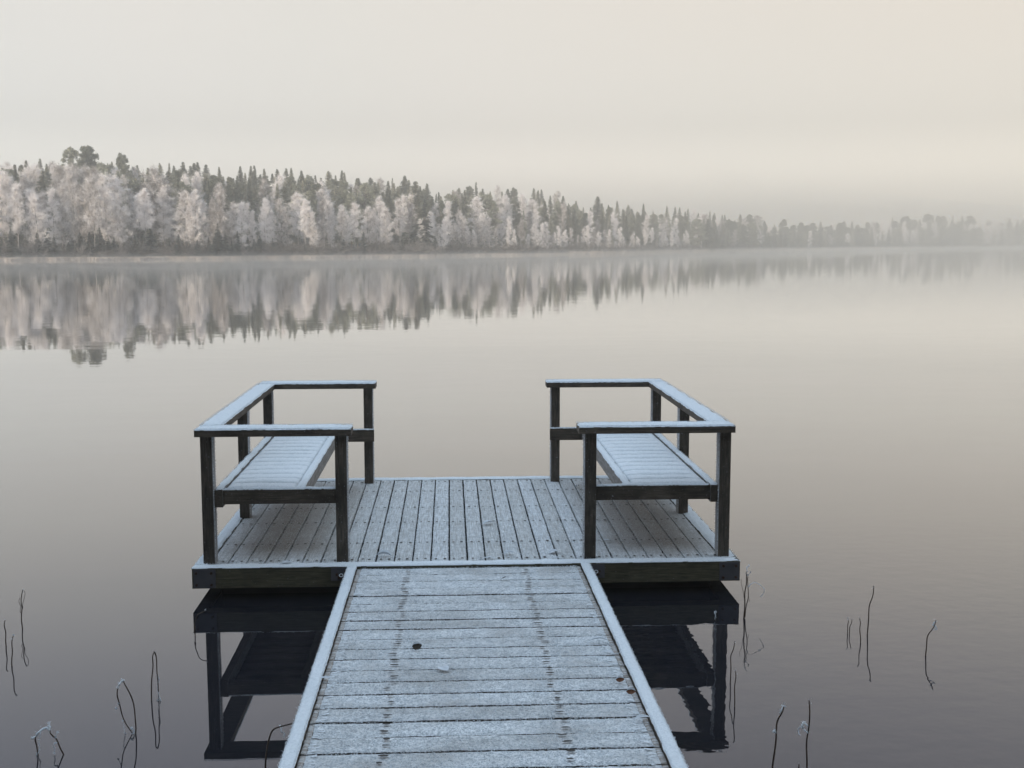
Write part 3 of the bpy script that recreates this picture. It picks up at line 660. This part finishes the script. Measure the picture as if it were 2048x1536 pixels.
def bush(seed, H=2.5, n=46):
    rs = np.random.RandomState(seed); cr_ = MB(); p0, p1, q0, q1 = [], [], [], []
    for i in range(n):
        az = rs.uniform(0, 6.28); el = rs.uniform(.5, 1.5); b = np.array([rs.normal(0, .12*H), rs.normal(0, .12*H), 0]); L = H*rs.uniform(.5, 1.05)
        d = np.array([math.cos(az)*math.cos(el), math.sin(az)*math.cos(el), math.sin(el)]); e = b+d*L; p0.append(b); p1.append(e)
        for j in range(26):
            f = rs.uniform(.15, 1); s0 = b+d*L*f; dd = d*.6+rs.normal(0, .6, 3); q0.append(s0); q1.append(s0+dd*H*.10*rs.uniform(.5, 1.6))
    tr = MB(); tr.add(*strips(p0, p1, .014*H, .006*H, rs)); cr_.add(*strips(q0, q1, .014*H, .007*H, rs))
    return tr.mesh('stem', [birch_t]), cr_.mesh('twigs', [bush_f])

K_birch = [birch(21, 10), birch(22, 10, .18, .30), birch(23, 10, .22, .15, stems=2, nb=30), birch(24, 10, .16, .12, nb=36), birch(25, 10, .25, .22, stems=3, nb=26, droop=.7), birch(26, 10, .19, .35, droop=.8), birch(27, 10, .17, .08, nb=42), birch(28, 10, .14, .18, nb=46), birch(29, 10, .20, .10, stems=2, nb=30)]
K_spruce = [spruce(31, 12, .19, tight=.026), spruce(32, 12, .22, tight=.026), spruce(33, 12, .17, .1, .026), spruce(34, 12, .21, .05, .030), spruce(35, 12, .24, .04, .026), spruce(36, 12, .19, .15, .030)]
K_pine = [pine(41, 13, .35, .15, 80, tuft=110), pine(42, 13, .15, .13, 110, tuft=80), pine(43, 13, .45, .13, 60, tuft=110), pine(44, 13, .06, .15, 130, tuft=80)]
K_dark = [spruce(51, 4, .23, .02, .05, spruce_d), spruce(52, 4, .19, .02, .05, spruce_d), spruce(53, 4, .27, .02, .055, spruce_d)]
K_bush = [bush(61), bush(62), bush(63, 2.5, 36)]
HT = {'birch': 10, 'spruce': 12, 'pine': 13, 'dark': 4, 'bush': 2.5}
KIT = {'birch': K_birch, 'spruce': K_spruce, 'pine': K_pine, 'dark': K_dark, 'bush': K_bush}
NAME = {'birch': ('birch_tree', 'tree', 'trunk', 'crown'), 'spruce': ('spruce_tree', 'tree', 'trunk', 'crown'), 'pine': ('pine_tree', 'tree', 'trunk', 'crown'), 'dark': ('young_spruce', 'tree', 'trunk', 'crown'), 'bush': ('shrub', 'shrub', 'stems', 'twigs')}
count = {}; LIST = []
def put(kind, x, y, z, h, label, group, wide=1., var=None, rz=None, lean=(0, 0)):
    nm, cat, pa, pb = NAME[kind]; v = rng.randrange(len(KIT[kind])) if var is None else var
    me = KIT[kind][v]; o = empty(nm, (x, y, z), label, cat, group)
    s = h/HT[kind]; o.scale = (s*wide, s*wide, s); o.rotation_euler = (lean[0], lean[1], rng.uniform(0, 6.28) if rz is None else rz)
    for n_, m_ in ((pa, me[0]), (pb, me[1])):
        c = bpy.data.objects.new(n_, m_); col.objects.link(c); c.parent = o
    count[kind] = count.get(kind, 0)+1; LIST.append((math.atan2(x, y), o, label))
    return o
def put_px(kind, px, ytop, off, label, group, **kw):
    q = ray(px, HOR); a = math.atan2(q[0], q[1]); d = shore_d(a)+off; xy = polar(a, d); z = ground_z(a, off)-.1
    depth = (xy[0]-_O[0])*_fw[0]+(xy[1])*_fw[1]
    ztop = CAMZ+(HOR-ytop)/F*depth; h = ztop-z
    if h < .5: return
    return put(kind, xy[0], xy[1], z, h, label, group, **kw)
ridge = lambda x: float(np.interp(x, [0, 60, 130, 260, 330, 420, 520, 580, 650, 700, 800, 900, 980, 1080, 1180, 1290, 1400, 1500, 1600, 1700, 1850, 2000, 2100], [325, 322, 330, 330, 330, 335, 340, 338, 346, 352, 360, 374, 374, 384, 400, 412, 421, 433, 439, 440, 431, 434, 434]))
front = lambda x: float(np.interp(x, [0, 60, 200, 260, 320, 370, 430, 520, 590, 650, 700, 790, 860, 900, 960, 1050, 1150, 1250, 1350, 1440], [345, 350, 338, 370, 345, 385, 378, 398, 380, 408, 400, 392, 425, 418, 428, 440, 452, 455, 458, 470]))
# landmarks
put_px('pine', 150, 297, 30, 'left of the two tall broad crowned pines rising above the birches at the left', 'tall pines above the left shore', wide=.8, var=2)
put_px('pine', 182, 294, 34, 'right and broader of the two tall pines rising above the birches at the left', 'tall pines above the left shore', wide=.95, var=0)
put_px('pine', 250, 308, 32, 'lone tall dark pine standing just right of the broad crowned pair', 'tall pines above the left shore', wide=.8, var=3)
put_px('birch', 318, 342, 9, 'tallest and widest frosted birch on the left shore, below the lone pine', 'frosted birches by the water', wide=1.25, var=4)
put_px('birch', 205, 345, 7, 'big dark limbed frosted birch below the two tall pines', 'frosted birches by the water', wide=1.25, var=4)
put_px('birch', 432, 370, 6, 'dense white birch with pointed crown left of centre, above a dark young spruce', 'frosted birches by the water', wide=1.0, var=2)
put_px('dark', 436, 448, 2.0, 'dark young spruce at the waterline under the pointed white birch', 'dark young spruces at the waterline', wide=1.1, var=2)
put_px('spruce', 832, 364, 14, 'tall dark green spruce standing forward near the middle of the shore', 'spruces of the far forest', wide=1.3, var=4)
put_px('birch', 1292, 432, 4, 'bright white birch standing taller than its neighbours on the right half of the shore', 'frosted birches by the water', wide=.9, var=1)
put_px('spruce', 1286, 408, 22, 'pointed spruce sticking up behind the tall white birch on the right half', 'spruces of the far forest', wide=1.1, var=0)
put_px('dark', 850, 400, 5, 'broad dark conifer beside the water near the middle of the shore', 'dark young spruces at the waterline', wide=.9, var=2)
# front row of rime covered birches
px = -60
while px < 1425:
    f = front(px); y = f+rng.choice([0, 8, 18, 32, 45])*rng.uniform(.6, 1.1)*(.55+.45*(1425-px)/1425)
    put_px('birch', px, y, rng.uniform(3, 11), '#front', 'frosted birches by the water', wide=rng.uniform(.85, 1.2))
    px += rng.uniform(9, 25) if px < 820 else rng.uniform(7, 15)
# second row: birches mixed with conifers
px = -60
while px < 1425:
    f, r_ = front(px), ridge(px); y = f+(r_-f)*rng.uniform(.15, .75)
    k = rng.choices(['birch', 'spruce', 'pine'], [.27, .44, .29] if px > 420 else [.26, .56, .18])[0]
    put_px(k, px, y, rng.uniform(14, 26), '#second'+k, {'birch': 'frosted birches by the water', 'spruce': 'spruces of the far forest', 'pine': 'pines of the far forest'}[k], wide=rng.uniform(.85, 1.15))
    px += rng.uniform(8, 16)
# ridge rows
for off, step, dy in ((34, 15, 17), (56, 11.5, 3)):
    px = -60
    while px < 1500:
        k = rng.choices(['spruce', 'birch', 'pine'], [.35, .55, .1] if px < 150 else [.80, .08, .12] if off > 50 else [.60, .14, .26])[0]
        y = ridge(px)+dy+rng.uniform(-9, 15)+4*math.sin(px*.045)
        put_px(k, px, y, off+rng.uniform(-7, 7), '#sky'+k, {'birch': 'frosted birches on the ridge', 'spruce': 'spruces of the far forest', 'pine': 'pines of the far forest'}[k], wide=rng.uniform(.9, 1.4), lean=(rng.gauss(0, .02), rng.gauss(0, .02)))
        px += step*rng.uniform(.6, 1.4)
# misty right end
for off, dy, st in ((4, 22, 9), (16, 12, 11), (34, 3, 11)):
    px = 1395
    while px < 2130:
        k = rng.choices(['spruce', 'pine', 'birch'], [.46, .34, .20])[0]; y = ridge(px)+dy*.9+rng.uniform(-6, 12)
        put_px(k, px, y, off+rng.uniform(-3, 4), '#mist'+k, 'trees fading into the mist', wide=rng.uniform(1.1, 1.7), var=rng.choice([1, 3]) if k == 'pine' else None)
        px += rng.uniform(.6, 1.5)*st*1.25
# undergrowth at the waterline
px = -40
while px < 1500:
    k = 'dark' if rng.random() < (.45 if px < 700 else .15) else 'bush'
    hh = rng.uniform(1.4, 3.6) if k == 'dark' else rng.uniform(1.0, 2.3)
    q = ray(px, HOR); a = math.atan2(q[0], q[1]); o_ = rng.uniform(1.2, 3.2); xy = polar(a, shore_d(a)+o_)
    put(k, xy[0], xy[1], ground_z(a, o_)-.05, hh, '#low'+k, 'dark young spruces at the waterline' if k == 'dark' else 'shrubs along the waterline', wide=rng.uniform(1., 1.6))
    px += rng.uniform(6, 13)
# the near shore behind the view point: tall trees that shade the dock
for i in range(30):
    x = -46+i*3.2+rng.uniform(-1, 1); y = -5.5-rng.uniform(0, 6)-abs(x)*.05
    put('spruce', x, y, .4, rng.uniform(14, 19), '#near', 'spruces on the near shore', wide=rng.uniform(1.2, 1.6))
def nth(i):
    return f"{i}{'th' if i % 100 in (11, 12, 13) else {1: 'st', 2: 'nd', 3: 'rd'}.get(i % 10, 'th')}"
TXT = {'#front': 'rime white birch by the water, {} from the left in the front row', '#secondbirch': 'greyish frosted birch, {} from the left behind the front row', '#secondspruce': 'spruce just behind the front birches, {} from the left',
       '#secondpine': 'lightly frosted pine behind the front birches, {} from the left', '#skybirch': 'pale frosted birch among the skyline spruces, {} from the left', '#skyspruce': 'pointed dark spruce on the skyline, {} from the left',
       '#skypine': 'round headed pine on the skyline, {} from the left', '#mistspruce': 'dim spruce in the mist at the right end, {} from the left', '#mistpine': 'broad pine fading into the mist at the right end, {} from the left',
       '#mistbirch': 'pale birch fading into the mist at the right end, {} from the left', '#lowdark': 'low dark young spruce at the waterline, {} from the left', '#lowbush': 'brown leafless shrub at the waterline, {} from the left', '#near': 'tall spruce on the near shore behind the gangway, {} from the left'}
for key, txt in TXT.items():
    for i_, (a_, o_, l_) in enumerate(sorted((t for t in LIST if t[2] == key), key=lambda t: t[0])): o_['label'] = txt.format(nth(i_+1))
print("trees", count, flush=True)

# ------------------------------------------------------------------ haze over the lake
hm = bpy.data.materials.new('haze'); hm.use_nodes = True; nt = hm.node_tree; nt.nodes.remove(nt.nodes['Principled BSDF'])
pv = nt.nodes.new('ShaderNodeVolumePrincipled'); pv.inputs['Color'].default_value = (1., .985, .94, 1); pv.inputs['Density'].default_value = .0024; pv.inputs['Anisotropy'].default_value = .8
nt.links.new(pv.outputs[0], nt.nodes['Material Output'].inputs['Volume'])
mm = hm.copy(); mm.name = 'low mist'; mm.node_tree.nodes['Principled Volume'].inputs['Density'].default_value = .008
def mist(a0, a1, o0, o1, ztop, label):
    A = np.linspace(a0, a1, 60); V = []
    for a in A:
        w_ = math.sin(math.pi*(a-a0)/(a1-a0))**.5; d1 = shore_d(a)-1.5; d0 = d1*(1-o0*w_-.02)+4*math.sin(a*37)*w_
        for d, z in ((d0, .02), (d1, .02), (d1, ztop), (d0, ztop*.5)):
            xy = polar(a, d); V.append((xy[0], xy[1], z))
    mb = MB(); Fc = [(i*4+j, i*4+(j+1) % 4, (i+1)*4+(j+1) % 4, (i+1)*4+j) for i in range(59) for j in range(4)]+[(3, 2, 1, 0), (59*4, 59*4+1, 59*4+2, 59*4+3)]
    mb.add(V, Fc); o = mb.build('mist', mm); tag(o, label, 'mist', kind='stuff')
mist(-.62, .60, .62, 0, 1.0, 'low veil of mist hanging over the water along the far shore')
mm2 = mm; mm = mm.copy(); mm.name = 'fog bank'; mm.node_tree.nodes['Principled Volume'].inputs['Density'].default_value = .0008
for q_, (a0_, ext_, zt_, nm_) in enumerate(((.06, .32, 6.5, 'lowest'), (.10, .38, 10.5, 'second'), (.15, .44, 14.5, 'third'), (.20, .50, 19, 'highest'))):
    mist(a0_, .64, ext_, 0, zt_, nm_+' layer of the fog bank swallowing the right end of the far shore')
mm = mm2
mist(-.36, .12, .33, 0, .7, 'thicker streak of mist on the water close to the left shore')
mb = MB(); mb.box((-420, -70, -1.6), (900, 1100, 32)); hz = mb.build('haze', hm); tag(hz, kind='stuff'); hz['label'] = 'thin pale mist over the lake'; hz['category'] = 'mist'
